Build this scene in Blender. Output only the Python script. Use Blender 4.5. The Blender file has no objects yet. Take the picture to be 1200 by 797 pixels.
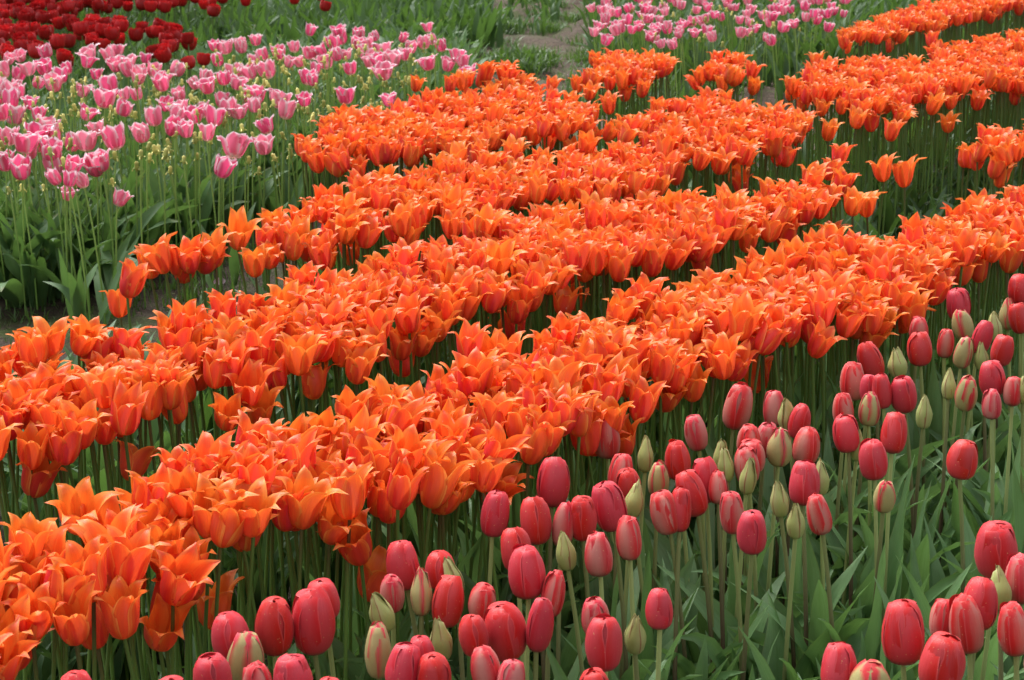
import bpy, math, random
import numpy as np
from mathutils import Vector, Matrix, Euler

R = math.radians
rnd = random.Random(11)
nrs = np.random.RandomState(5)
SC = bpy.context.scene
COL = SC.collection

# ------------------------------------------------------------------ camera
CAM_H, PITCH, FPX = 1.40, R(16.1), 2000.0
cam_d = bpy.data.cameras.new('camera')
cam = bpy.data.objects.new('camera', cam_d)
COL.objects.link(cam)
cam.location = (0, 0, CAM_H)
cam.rotation_euler = (R(90) - PITCH, 0, 0)
cam_d.sensor_width = 36.0
cam_d.lens = 36.0 * FPX / 1200.0
cam_d.clip_start = 0.05
cam_d.clip_end = 2000
cam_d.dof.use_dof = True
cam_d.dof.focus_distance = 2.75
cam_d.dof.aperture_fstop = 18.0
SC.camera = cam

# ------------------------------------------------------------------ sky, sun (bright overcast day)
SUN_EL, SUN_AZ = R(58), R(-35)          # azimuth measured from +Y towards +X
W = bpy.data.worlds.new('World')
SC.world = W
W.use_nodes = True
wn = W.node_tree
bg = wn.nodes['Background']
sky = wn.nodes.new('ShaderNodeTexSky')
sky.sky_type = 'NISHITA'
sky.sun_disc = False
sky.sun_elevation = SUN_EL
sky.sun_rotation = SUN_AZ
sky.dust_density = 4.0
sky.ozone_density = 0.6
hs = wn.nodes.new('ShaderNodeHueSaturation')
hs.inputs['Saturation'].default_value = 0.08
wn.links.new(sky.outputs[0], hs.inputs['Color'])
wn.links.new(hs.outputs[0], bg.inputs['Color'])
bg.inputs['Strength'].default_value = 0.15

sd = bpy.data.lights.new('sun', 'SUN')
sd.energy = 1.5
sd.angle = R(40)
sd.color = (1.0, 0.97, 0.93)
sun = bpy.data.objects.new('sun', sd)
COL.objects.link(sun)
sdir = Vector((math.sin(SUN_AZ) * math.cos(SUN_EL), math.cos(SUN_AZ) * math.cos(SUN_EL), math.sin(SUN_EL)))
sun.rotation_euler = sdir.to_track_quat('Z', 'Y').to_euler()

SC.view_settings.view_transform = 'Standard'
SC.view_settings.look = 'None'
SC.view_settings.exposure = 1.08
SC.view_settings.gamma = 1.0

# ------------------------------------------------------------------ pixel <-> place (1200 x 797 photograph)
CT, ST = math.cos(PITCH), math.sin(PITCH)
def at(px, py, z):
    dx, dy = (px - 600) / FPX, (py - 398.5) / FPX
    d = (dx, CT - dy * ST, -ST - dy * CT)
    t = (z - CAM_H) / d[2]
    return d[0] * t, d[1] * t
def proj(x, y, z):
    zz = z - CAM_H
    f = y * CT - zz * ST
    if f < 0.05:
        return -9999, -9999, 1
    return 600 + FPX * x / f, 398.5 + FPX * (-y * ST - zz * CT) / f, f
def inside(px, py, poly):
    r = False
    n = len(poly)
    for i in range(n):
        x0, y0 = poly[i]; x1, y1 = poly[i - 1]
        if (y0 > py) != (y1 > py) and px < (x1 - x0) * (py - y0) / (y1 - y0) + x0:
            r = not r
    return r
def vnoise(x, y, s=0):
    return (math.sin(x * 1.7 + s) * math.cos(y * 1.3 - s * 2) + 0.5 * math.sin(x * 3.9 + y * 2.3 + s * 3) + 0.3 * math.cos(x * 7.1 - y * 6.3 + s)) / 1.5
def fill(poly, z, step, jit=0.38, rng=rnd):
    """points of a jittered hexagonal grid on the plane z whose pictures fall in the polygon"""
    ws = [at(p[0], p[1], z) for p in poly]
    x0, x1 = min(w[0] for w in ws), max(w[0] for w in ws)
    y0, y1 = min(w[1] for w in ws), max(w[1] for w in ws)
    out = []
    j = 0
    y = y0
    while y <= y1 + step:
        x = x0 + (step / 2 if j % 2 else 0)
        while x <= x1 + step:
            a, b = x + rng.uniform(-jit, jit) * step, y + rng.uniform(-jit, jit) * step
            px, py, f = proj(a, b, z)
            if inside(px, py, poly):
                out.append((a, b))
            x += step
        y += step * 0.87
        j += 1
    return out

# ------------------------------------------------------------------ node helpers
class NT:
    def __init__(s, name):
        s.m = bpy.data.materials.new(name)
        s.m.use_nodes = True
        s.t = s.m.node_tree
        s.t.nodes.clear()
    def n(s, kind, **kw):
        nd = s.t.nodes.new('ShaderNode' + kind)
        for k, v in kw.items():
            setattr(nd, k, v)
        return nd
    def put(s, sock, v):
        if hasattr(v, 'is_output'):
            s.t.links.new(v, sock)
        else:
            if hasattr(v, '__len__') and len(v) == 3 and len(sock.default_value) == 4:
                v = (*v, 1)
            sock.default_value = v
    def math(s, op, a, b=0.0, clamp=False):
        nd = s.n('Math', operation=op, use_clamp=clamp)
        s.put(nd.inputs[0], a); s.put(nd.inputs[1], b)
        return nd.outputs[0]
    def ramp(s, v, lo, hi, a=0.0, b=1.0):
        nd = s.n('MapRange', interpolation_type='SMOOTHSTEP')
        s.put(nd.inputs[0], v)
        for i, q in enumerate((lo, hi, a, b)):
            s.put(nd.inputs[i + 1], q)
        return nd.outputs[0]
    def mix(s, f, a, b, mode='MIX'):
        nd = s.n('MixRGB', blend_type=mode)
        s.put(nd.inputs[0], f); s.put(nd.inputs[1], a); s.put(nd.inputs[2], b)
        return nd.outputs[0]
    def uv(s):
        nd = s.n('UVMap', uv_map='UVMap')
        sp = s.n('SeparateXYZ')
        s.t.links.new(nd.outputs[0], sp.inputs[0])
        return sp.outputs[0], sp.outputs[1]
    def attr(s, name):
        return s.n('Attribute', attribute_name=name).outputs['Fac']
    def rand(s):
        o = s.n('ObjectInfo').outputs['Random']
        return s.math('FRACT', s.math('ADD', o, s.attr('brnd')))
    def comb(s, x, y, z=0.0):
        nd = s.n('CombineXYZ')
        s.put(nd.inputs[0], x); s.put(nd.inputs[1], y); s.put(nd.inputs[2], z)
        return nd.outputs[0]
    def noise(s, vec, scale, detail=3.0, rough=0.55):
        nd = s.n('TexNoise')
        if vec is not None:
            s.t.links.new(vec, nd.inputs['Vector'])
        nd.inputs['Scale'].default_value = scale
        nd.inputs['Detail'].default_value = detail
        nd.inputs['Roughness'].default_value = rough
        return nd.outputs['Fac']
    def hsv(s, col, h, sat, v):
        nd = s.n('HueSaturation')
        s.put(nd.inputs['Hue'], h); s.put(nd.inputs['Saturation'], sat); s.put(nd.inputs['Value'], v); s.put(nd.inputs['Color'], col)
        return nd.outputs[0]
    def finish(s, col, rough=0.45, spec=0.4, trans=0.3, tcol=None, bump=None, bstr=0.3, bdist=0.002, sheen=0.0):
        p = s.n('BsdfPrincipled')
        s.put(p.inputs['Base Color'], col)
        s.put(p.inputs['Roughness'], rough)
        p.inputs['Specular IOR Level'].default_value = spec
        if sheen:
            p.inputs['Sheen Weight'].default_value = sheen
            p.inputs['Sheen Roughness'].default_value = 0.4
        nrm = None
        if bump is not None:
            b = s.n('Bump')
            b.inputs['Strength'].default_value = bstr
            b.inputs['Distance'].default_value = bdist
            s.put(b.inputs['Height'], bump)
            nrm = b.outputs[0]
            s.put(p.inputs['Normal'], nrm)
        out = s.n('OutputMaterial')
        if trans:
            t = s.n('BsdfTranslucent')
            s.put(t.inputs['Color'], tcol if tcol is not None else col)
            if nrm is not None:
                s.put(t.inputs['Normal'], nrm)
            mx = s.n('MixShader')
            mx.inputs[0].default_value = trans
            s.t.links.new(p.outputs[0], mx.inputs[1])
            s.t.links.new(t.outputs[0], mx.inputs[2])
            s.t.links.new(mx.outputs[0], out.inputs[0])
        else:
            s.t.links.new(p.outputs[0], out.inputs[0])
        return s.m

def petal_base(nt):
    u, t = nt.uv()
    e = nt.math('ABSOLUTE', nt.math('SUBTRACT', nt.math('MULTIPLY', u, 2.0), 1.0))
    pr = nt.attr('prnd')
    vec = nt.comb(nt.math('MULTIPLY', u, 9.0), nt.math('MULTIPLY', t, 0.9), nt.math('MULTIPLY', pr, 37.0))
    st = nt.noise(vec, 2.2, 4.0, 0.65)
    blot = nt.noise(nt.comb(nt.math('MULTIPLY', u, 2.0), nt.math('MULTIPLY', t, 2.0), nt.math('MULTIPLY', pr, 91.0)), 1.6, 2.0)
    return u, t, e, pr, st, blot

def mat_orange():
    nt = NT('orange_petal')
    u, t, e, pr, st, blot = petal_base(nt)
    r = nt.rand()
    es = nt.math('ADD', e, nt.math('MULTIPLY', nt.math('SUBTRACT', st, 0.5), 1.3))
    flame = (0.74, 0.046, 0.034); org = (0.90, 0.150, 0.034); yel = (0.95, 0.40, 0.100)
    c = nt.mix(nt.ramp(es, 0.15, 0.90), flame, org)
    c = nt.mix(nt.math('MULTIPLY', nt.ramp(es, 0.70, 1.08), 0.95), c, yel)
    pink = nt.math('MULTIPLY', nt.ramp(blot, 0.48, 0.72), nt.ramp(e, 0.85, 0.1))
    c = nt.mix(nt.math('MULTIPLY', pink, 0.55), c, (0.72, 0.075, 0.075))
    c = nt.mix(nt.ramp(t, 0.30, 0.0, 0.0, 0.45), c, (0.72, 0.07, 0.010))
    c = nt.mix(nt.ramp(t, 0.06, 0.0), c, (0.55, 0.30, 0.03))
    inn = nt.mix(nt.ramp(es, 0.1, 0.9), (0.88, 0.135, 0.026), (0.94, 0.28, 0.050))
    back = nt.n('NewGeometry').outputs['Backfacing']
    c = nt.mix(back, c, inn)
    scar = nt.math('MULTIPLY', nt.ramp(blot, 0.66, 0.72), nt.ramp(pr, 0.86, 0.9))
    c = nt.mix(nt.math('MULTIPLY', scar, 0.7), c, (0.92, 0.52, 0.42))
    tip = nt.math('MULTIPLY', nt.ramp(t, 0.93, 1.0), nt.ramp(pr, 0.4, 0.9))
    c = nt.mix(nt.math('MULTIPLY', tip, 0.6), c, (0.55, 0.10, 0.06))
    vein = nt.noise(nt.comb(nt.math('MULTIPLY', u, 40.0), nt.math('MULTIPLY', t, 1.2), nt.math('MULTIPLY', pr, 71.0)), 2.0, 2.0)
    c = nt.mix(nt.ramp(vein, 0.52, 0.75, 0.0, 0.22), c, (0.60, 0.035, 0.02))
    c = nt.hsv(c, nt.ramp(r, 0, 1, 0.492, 0.511), 1.0, nt.ramp(pr, 0, 1, 0.84, 1.06))
    return nt.finish(c, 0.42, 0.42, 0.32, nt.mix(0.5, c, (0.95, 0.17, 0.012)), st, 0.35, 0.0012)

def mat_red(name, mid, side, foot, lo, hi, footlen=0.25, seam=None):
    nt = NT(name)
    u, t, e, pr, st, blot = petal_base(nt)
    r = nt.rand()
    es = nt.math('ADD', e, nt.math('MULTIPLY', nt.math('SUBTRACT', st, 0.5), 0.34))
    es = nt.math('ADD', es, nt.math('MULTIPLY', nt.math('SUBTRACT', blot, 0.5), 0.30))
    es = nt.math('ADD', es, nt.ramp(t, 0.72, 1.0, 0.0, 0.55))
    es = nt.math('ADD', es, nt.ramp(r, 0.0, 1.0, -0.12, 0.12))
    c = nt.mix(nt.ramp(es, lo, hi), mid, side)
    if seam is not None:
        c = nt.mix(nt.ramp(e, 0.86, 0.98), c, seam)
    c = nt.mix(nt.ramp(e, 0.90, 1.0, 0.0, 0.45), c, (0.78, 0.16, 0.18) if seam is None else seam)
    c = nt.mix(nt.ramp(t, footlen, 0.02, 0.0, 0.85), c, foot)
    speck = nt.noise(nt.comb(nt.math('MULTIPLY', u, 2.0), nt.math('MULTIPLY', t, 3.0), nt.math('MULTIPLY', pr, 53.0)), 9.0, 1.0)
    c = nt.mix(nt.ramp(speck, 0.735, 0.77, 0.0, 0.55), c, (0.75, 0.55, 0.25))
    c = nt.hsv(c, nt.ramp(r, 0, 1, 0.497, 0.504), 1.0, nt.ramp(pr, 0, 1, 0.88, 1.06))
    return nt.finish(c, 0.44, 0.4, 0.12, None, nt.math('ADD', st, nt.math('MULTIPLY', blot, 0.8)), 0.45, 0.0016, 0.04)

def mat_pink():
    nt = NT('pink_petal')
    u, t, e, pr, st, blot = petal_base(nt)
    r = nt.rand()
    es = nt.math('ADD', e, nt.math('MULTIPLY', nt.math('SUBTRACT', st, 0.5), 0.55))
    es = nt.math('ADD', es, nt.ramp(t, 0.70, 1.0, 0.0, 0.40))
    deep = nt.mix(nt.ramp(r, 0.15, 0.85), (0.80, 0.085, 0.20), (0.80, 0.20, 0.35))
    c = nt.mix(nt.ramp(es, 0.40, 1.05), deep, (0.90, 0.70, 0.76))
    c = nt.mix(nt.ramp(t, 0.22, 0.02, 0.0, 0.8), c, (0.80, 0.66, 0.55))
    c = nt.hsv(c, nt.ramp(r, 0, 1, 0.492, 0.514), 1.0, nt.ramp(pr, 0, 1, 0.88, 1.06))
    return nt.finish(c, 0.5, 0.3, 0.32, None, st, 0.3, 0.001)

def mat_dark():
    nt = NT('dark_red_petal')
    u, t, e, pr, st, blot = petal_base(nt)
    r = nt.rand()
    c = nt.mix(st, (0.32, 0.004, 0.007), (0.52, 0.010, 0.014))
    c = nt.mix(nt.ramp(nt.math('MAXIMUM', e, t), 0.8, 1.0, 0.0, 0.6), c, (0.70, 0.03, 0.03))
    c = nt.hsv(c, 0.5, 1.0, nt.ramp(r, 0, 1, 0.65, 1.15))
    return nt.finish(c, 0.42, 0.35, 0.15, None, st, 0.3, 0.001)

def mat_stem(name, low, top, cap=None, lo=0.35, hi=0.85):
    nt = NT(name)
    u, t = nt.uv()
    r = nt.rand()
    shift = nt.ramp(r, 0, 1, -0.25, 0.25)
    c = nt.mix(nt.ramp(nt.math('ADD', t, shift), lo, hi), low, top)
    if cap is not None:
        c = nt.mix(nt.math('MULTIPLY', nt.ramp(t, 0.72, 1.0), nt.ramp(r, 0.2, 0.8)), c, cap)
    c = nt.hsv(c, 0.5, 1.0, nt.ramp(r, 0, 1, 0.75, 1.15))
    return nt.finish(c, 0.42, 0.35, 0.0)

def mat_leaf(name, a, b, edge=(0.16, 0.20, 0.07), dry_or_unshaded=0.0, rough=0.42):
    nt = NT(name)
    u, t = nt.uv()
    r = nt.rand()
    pr = nt.attr('prnd')
    vein = nt.noise(nt.comb(nt.math('MULTIPLY', u, 22.0), nt.math('MULTIPLY', t, 0.8), nt.math('MULTIPLY', pr, 40.0)), 2.0, 2.0)
    blot = nt.noise(nt.comb(u, nt.math('MULTIPLY', t, 3.0), nt.math('MULTIPLY', pr, 40.0)), 2.4, 3.0)
    f = nt.math('ADD', nt.math('MULTIPLY', nt.math('SUBTRACT', vein, 0.5), 0.9), nt.math('ADD', nt.math('MULTIPLY', nt.math('SUBTRACT', blot, 0.5), 0.9), nt.ramp(r, 0, 1, 0.2, 0.8)))
    c = nt.mix(nt.math('ADD', f, 0.0, True), a, b)
    e = nt.math('ABSOLUTE', nt.math('SUBTRACT', nt.math('MULTIPLY', u, 2.0), 1.0))
    c = nt.mix(nt.ramp(e, 0.88, 1.0, 0.0, 0.5), c, edge)
    if dry_or_unshaded:
        d = nt.math('MULTIPLY', nt.ramp(nt.math('ADD', t, nt.math('MULTIPLY', nt.math('SUBTRACT', blot, 0.5), 0.5)), 0.90, 1.02), nt.ramp(pr, 0.55, 0.85))
        c = nt.mix(nt.math('MULTIPLY', d, dry_or_unshaded), c, (0.24, 0.19, 0.08))
    return nt.finish(c, rough, 0.45, 0.30, nt.mix(0.5, c, (0.16, 0.30, 0.03)), vein, 0.35, 0.0012)

M = {}
M['orange'] = mat_orange()
M['red'] = mat_red('red_petal', (0.57, 0.044, 0.062), (0.58, 0.010, 0.018), (0.20, 0.050, 0.050), 0.20, 1.05)
M['blush'] = mat_red('blush_red_petal', (0.57, 0.19, 0.165), (0.60, 0.018, 0.034), (0.18, 0.070, 0.050), 0.08, 1.0)
M['streak'] = mat_red('striped_bud_petal', (0.42, 0.36, 0.15), (0.60, 0.030, 0.050), (0.32, 0.22, 0.10), 0.42, 1.0)
M['green'] = mat_red('green_bud_petal', (0.36, 0.40, 0.13), (0.42, 0.41, 0.17), (0.30, 0.34, 0.11), 0.3, 1.0, 0.2, (0.30, 0.13, 0.06))
M['pink'] = mat_pink()
M['dark'] = mat_dark()
M['stem_orange'] = mat_stem('orange_tulip_stem', (0.125, 0.225, 0.050), (0.110, 0.200, 0.042), (0.090, 0.075, 0.030))
M['stem_red'] = mat_stem('red_tulip_stem', (0.130, 0.085, 0.055), (0.270, 0.330, 0.120), None, 0.25, 0.95)
M['stem_pink'] = mat_stem('pink_tulip_stem', (0.150, 0.270, 0.055), (0.240, 0.370, 0.085))
M['stem_dark'] = mat_stem('dark_tulip_stem', (0.080, 0.150, 0.035), (0.100, 0.170, 0.040))
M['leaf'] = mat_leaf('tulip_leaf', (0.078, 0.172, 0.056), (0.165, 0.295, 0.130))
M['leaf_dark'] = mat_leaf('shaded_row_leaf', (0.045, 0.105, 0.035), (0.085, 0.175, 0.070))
M['leaf_pink'] = mat_leaf('pink_bed_leaf', (0.050, 0.118, 0.036), (0.105, 0.200, 0.072), (0.16, 0.2, 0.08), 0.8, 0.52)
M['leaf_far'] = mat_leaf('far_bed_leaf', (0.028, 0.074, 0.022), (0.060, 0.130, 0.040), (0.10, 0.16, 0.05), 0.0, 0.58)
M['grass'] = mat_leaf('grass_blade', (0.035, 0.085, 0.018), (0.085, 0.160, 0.036), (0.12, 0.2, 0.05), 0.6)
M['pod'] = mat_stem('seed_pod', (0.38, 0.42, 0.10), (0.62, 0.56, 0.16))
M['petal_dry'] = mat_stem('fallen_petal_pale', (0.62, 0.38, 0.50), (0.70, 0.52, 0.62))

def mat_soil():
    nt = NT('soil')
    g = nt.n('NewGeometry').outputs['Position']
    n1 = nt.noise(g, 2.3, 5.0, 0.6)
    n2 = nt.noise(g, 55.0, 4.0, 0.65)
    n3 = nt.noise(g, 9.0, 5.0, 0.6)
    c = nt.mix(nt.ramp(n2, 0.30, 0.72), (0.042, 0.030, 0.022), (0.125, 0.092, 0.070))
    c = nt.mix(nt.ramp(n3, 0.42, 0.66, 0.0, 0.8), c, (0.080, 0.060, 0.046))
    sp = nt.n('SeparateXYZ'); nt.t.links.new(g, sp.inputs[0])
    dry_or_unshaded = nt.ramp(nt.math('ADD', sp.outputs[1], nt.math('MULTIPLY', n1, 1.5)), 7.6, 9.2)
    c = nt.mix(dry_or_unshaded, nt.hsv(c, 0.5, 1.0, 0.62), nt.hsv(c, 0.5, 1.0, 1.05))  # near soil darkened to paint in leaf shade; far path soil drier and lighter
    moss = nt.math('MULTIPLY', nt.ramp(n1, 0.44, 0.60), nt.ramp(n3, 0.36, 0.58))
    c = nt.mix(nt.math('MULTIPLY', moss, 0.8), c, nt.mix(n2, (0.036, 0.062, 0.016), (0.085, 0.115, 0.034)))
    h = nt.math('ADD', n2, nt.math('MULTIPLY', n3, 1.5))
    return nt.finish(c, 0.92, 0.2, 0.0, None, h, 0.9, 0.02)
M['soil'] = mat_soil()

# ------------------------------------------------------------------ mesh helpers
class MB:
    """vertices, quads, uv, and two per-vertex random numbers of one mesh"""
    def __init__(s):
        s.v, s.f, s.uv, s.pr, s.br, s.n = [], [], [], [], [], 0
    def grid(s, P, U, pr=None, br=0.0, flip=False):
        """P (a,b,3) points, U (a,b,2)"""
        a, b = P.shape[:2]
        i = np.arange(a * b).reshape(a, b) + s.n
        q = np.stack([i[:-1, :-1], i[:-1, 1:], i[1:, 1:], i[1:, :-1]], -1).reshape(-1, 4)
        if flip:
            q = q[:, ::-1]
        s.v.append(P.reshape(-1, 3)); s.f.append(q); s.uv.append(U.reshape(-1, 2))
        p = rnd.random() if pr is None else pr
        s.pr.append(np.full(a * b, p)); s.br.append(np.full(a * b, br))
        s.n += a * b
    def add(s, o, mat=None, br=None):
        """another MB's arrays, moved by a 4x4 numpy matrix"""
        for k in range(len(o.v)):
            v = o.v[k]
            if mat is not None:
                v = v @ mat[:3, :3].T + mat[:3, 3]
            s.v.append(v); s.f.append(o.f[k] + s.n); s.uv.append(o.uv[k]); s.pr.append(o.pr[k])
            s.br.append(o.br[k] if br is None else np.full(len(v), br))
        s.n += o.n
    def flat(s):
        """collapse to one block so that add() is quick"""
        s.v = [np.concatenate(s.v)]; s.f = [np.concatenate(s.f)]; s.uv = [np.concatenate(s.uv)]
        s.pr = [np.concatenate(s.pr)]; s.br = [np.concatenate(s.br)]
        return s
    def mesh(s, name, mats, midx=None):
        s.flat()
        v, f, uv = s.v[0], s.f[0], s.uv[0]
        me = bpy.data.meshes.new(name)
        nf = len(f)
        me.vertices.add(len(v)); me.vertices.foreach_set('co', v.astype(np.float32).ravel())
        me.loops.add(nf * 4); me.loops.foreach_set('vertex_index', f.astype(np.int32).ravel())
        me.polygons.add(nf)
        me.polygons.foreach_set('loop_start', np.arange(0, nf * 4, 4, dtype=np.int32))
        me.polygons.foreach_set('loop_total', np.full(nf, 4, dtype=np.int32))
        me.polygons.foreach_set('use_smooth', np.ones(nf, dtype=bool))
        me.update(calc_edges=True)
        l = me.uv_layers.new(name='UVMap')
        l.data.foreach_set('uv', uv[f.ravel()].astype(np.float32).ravel())
        for nm, arr in (('prnd', s.pr[0]), ('brnd', s.br[0])):
            at_ = me.attributes.new(nm, 'FLOAT', 'POINT')
            at_.data.foreach_set('value', arr.astype(np.float32))
        for m in (mats if isinstance(mats, (list, tuple)) else [mats]):
            me.materials.append(m)
        if midx is not None:
            me.polygons.foreach_set('material_index', midx.astype(np.int32))
        return me

def spline(cps, n):
    """catmull-rom through (t, value) points at n even parameters"""
    t = np.array([c[0] for c in cps], float); v = np.array([c[1] for c in cps], float)
    m = np.gradient(v, t)
    x = np.linspace(0, 1, n)
    i = np.clip(np.searchsorted(t, x, side='right') - 1, 0, len(t) - 2)
    h = t[i + 1] - t[i]; k = (x - t[i]) / h
    return (2*k**3 - 3*k**2 + 1) * v[i] + (k**3 - 2*k**2 + k) * h * m[i] + (-2*k**3 + 3*k**2) * v[i + 1] + (k**3 - k**2) * h * m[i + 1]

def petal(mb, r, z, w, wrap, phi, nu=6, nv=10, crease=0.0, flare=0.0, roll=0.0, wave=0.0, sweep=(0, 0), twist=0.0, jag=0.0, pr=None, spiral=0.0):
    """one petal: r, z, w, wrap are (t, value) lists: distance from the axis, height, half width, radius of the cross curve"""
    n = nv + 1
    R_, Z, Wd, Rw = spline(r, n), spline(z, n), np.maximum(spline(w, n), 0.0004), np.maximum(spline(wrap, n), 0.004)
    s = np.linspace(-1, 1, nu + 1)[None, :]
    t = np.linspace(0, 1, n)[:, None]
    lat = s * Wd[:, None]
    ang = np.clip(lat / Rw[:, None], -2.6, 2.6)
    rad = R_[:, None] - Rw[:, None] + Rw[:, None] * np.cos(ang)
    la = Rw[:, None] * np.sin(ang)
    rad = rad + crease * (1 - np.abs(s)) * np.sin(np.pi * np.clip(t, 0, 1)) + flare * s**2 * t**2
    rad = rad + spiral * s * np.sin(np.pi * np.clip(t * 1.05, 0, 1))
    ph = rnd.uniform(0, 6.28)
    rad = rad + wave * np.sin(t * 9 + ph + s * 2.0) * np.abs(s) * t
    zz = Z[:, None] + roll * s**2 * t + 0 * s
    if jag:
        zz = zz + (t**6) * jag * np.array([rnd.uniform(-1, 1) for _ in range(nu + 1)])[None, :]
    la = la + twist * t**2 * (zz - Z[:1, None])
    c, sn = math.cos(phi), math.sin(phi)
    X = rad * c - la * sn + sweep[0] * t**2
    Y = rad * sn + la * c + sweep[1] * t**2
    P = np.stack([X, Y, zz + 0 * X], -1)
    U = np.stack([np.broadcast_to(s * .5 + .5, X.shape), np.broadcast_to(t, X.shape)], -1)
    mb.grid(P, U, pr, 0.0, False)

def tube(mb, pts, rad, sides=7, br=0.0, cap=True):
    pts = np.array(pts, float); n = len(pts)
    rad = np.broadcast_to(np.array(rad, float), (n,))
    T = np.gradient(pts, axis=0); T /= np.linalg.norm(T, axis=1)[:, None]
    A = np.cross(T, np.array([0.0, 1.0, 0.02])); A /= np.linalg.norm(A, axis=1)[:, None]
    B = np.cross(T, A)
    a = np.linspace(0, 2 * np.pi, sides + 1)
    P = pts[:, None, :] + rad[:, None, None] * (np.cos(a)[None, :, None] * A[:, None, :] + np.sin(a)[None, :, None] * B[:, None, :])
    U = np.stack([np.broadcast_to(a / 6.2832, P.shape[:2]), np.broadcast_to(np.linspace(0, 1, n)[:, None], P.shape[:2])], -1)
    mb.grid(P, U, None, br)

def leaf(mb, L, Wd, az, lean, bend, fold=0.5, wave=0.006, twist=0.0, nu=4, nv=10, root=0.006, br=0.0, z0=0.0, pow_=2.0, hook=0.0):
    """a tulip leaf: leaves the ground at angle lean from upright, bends outwards by bend towards the tip"""
    n = nv + 1
    t = np.linspace(0, 1, n)
    th = lean + bend * t**pow_ + hook * np.clip(t - 0.65, 0, 1)**2 * 8
    dl = L / nv
    rr = root + np.concatenate([[0], np.cumsum(np.sin((th[1:] + th[:-1]) / 2) * dl)])
    zz = z0 + np.concatenate([[0], np.cumsum(np.cos((th[1:] + th[:-1]) / 2) * dl)])
    wd = Wd * spline([(0, .42), (.12, .72), (.32, 1.0), (.55, .92), (.8, .5), (1, .02)], n)
    s = np.linspace(-1, 1, nu + 1)[None, :]
    ph = rnd.uniform(0, 6.28); ph2 = rnd.uniform(0, 6.28)
    fo = fold * (1 - 0.55 * t)[:, None]
    lat = s * wd[:, None] * np.cos(fo * np.abs(s))
    nor = np.abs(s)**1.3 * wd[:, None] * np.sin(fo) + wave * np.sin(t[:, None] * 11 + ph + (s > 0) * ph2) * np.abs(s)**1.5 * np.sin(np.pi * t)[:, None]**.5
    tw = (twist * t**1.5)[:, None]
    la2 = lat * np.cos(tw) - nor * np.sin(tw)
    no2 = lat * np.sin(tw) + nor * np.cos(tw)
    # inward normal of the spine: (-cos th, sin th) in (r, z)
    rad = rr[:, None] - np.cos(th)[:, None] * no2
    z = zz[:, None] + np.sin(th)[:, None] * no2
    c, sn = math.cos(az), math.sin(az)
    P = np.stack([rad * c - la2 * sn, rad * sn + la2 * c, z + 0 * la2], -1)
    P[..., 2] = np.maximum(P[..., 2], 0.004)
    U = np.stack([np.broadcast_to(s * .5 + .5, la2.shape), np.broadcast_to(t[:, None], la2.shape)], -1)
    mb.grid(P, U, None, br)

# ------------------------------------------------------------------ scene helpers
def tag(o, label=None, cat=None, group=None, kind=None):
    if label: o['label'] = label
    if cat: o['category'] = cat
    if group: o['group'] = group
    if kind: o['kind'] = kind
    return o
def link(name, me, parent=None):
    o = bpy.data.objects.new(name, me)
    COL.objects.link(o)
    if parent: o.parent = parent
    return o
def empty(name, x, y, z=0.0):
    o = bpy.data.objects.new(name, None)
    COL.objects.link(o)
    o.location = (x, y, z)
    o.empty_display_size = 0.05
    return o
ONES = 'zeroth first second third fourth fifth sixth seventh eighth ninth tenth eleventh twelfth thirteenth fourteenth fifteenth sixteenth seventeenth eighteenth nineteenth'.split()
TENS = {2: ('twenty', 'twentieth'), 3: ('thirty', 'thirtieth'), 4: ('forty', 'fortieth'), 5: ('fifty', 'fiftieth'), 6: ('sixty', 'sixtieth'), 7: ('seventy', 'seventieth'), 8: ('eighty', 'eightieth'), 9: ('ninety', 'ninetieth')}
def nth(n):
    if n >= 100: return 'hundred and ' + nth(n - 100) if n > 100 else 'hundredth'
    if n < 20: return ONES[n]
    a, b = divmod(n, 10)
    return TENS[a][1] if b == 0 else TENS[a][0] + '-' + ONES[b]

# ------------------------------------------------------------------ ground
def ground_z(x, y):
    if y < 3.0: return 0.0
    return 0.02 * vnoise(x * 2.2, y * 2.2, 1.3) + 0.010 * vnoise(x * 9, y * 9, 2.2)
def build_ground():
    xs = np.concatenate([[-600, -200, -60, -20], np.arange(-8, 8.01, 0.07), [20, 60, 200, 600]])
    ys = np.concatenate([[-600, -200, -60, -15, -4, -1, 0.5], np.arange(1.5, 17.01, 0.07), [20, 30, 60, 200, 600]])
    X, Y = np.meshgrid(xs, ys)
    def vn(x, y, s): return (np.sin(x * 1.7 + s) * np.cos(y * 1.3 - s * 2) + 0.5 * np.sin(x * 3.9 + y * 2.3 + s * 3) + 0.3 * np.cos(x * 7.1 - y * 6.3 + s)) / 1.5
    near = (np.abs(X) < 9) & (Y > 1) & (Y < 18)
    Z = np.where(near, 0.02 * vn(X * 2.2, Y * 2.2, 1.3) + 0.010 * vn(X * 9, Y * 9, 2.2), 0.0)
    Z = np.where(Y < 3.0, 0.0, Z)
    far = np.clip((Y - 7.5) / 2, 0, 1) * np.clip((14 - np.abs(X) * 1.2) / 3, 0, 1) * near    # clods on the bare path
    Z = Z + far * 0.07 * np.clip(vn(X * 2.6, Y * 1.9, 4.4) * 1.4, -0.2, 1) + far * 0.02 * vn(X * 11, Y * 8, 0.4)
    mb = MB()
    mb.grid(np.stack([X, Y, Z], -1), np.stack([X, Y], -1), 0.5, 0.0)
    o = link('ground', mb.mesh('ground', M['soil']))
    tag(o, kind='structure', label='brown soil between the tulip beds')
build_ground()

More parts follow.
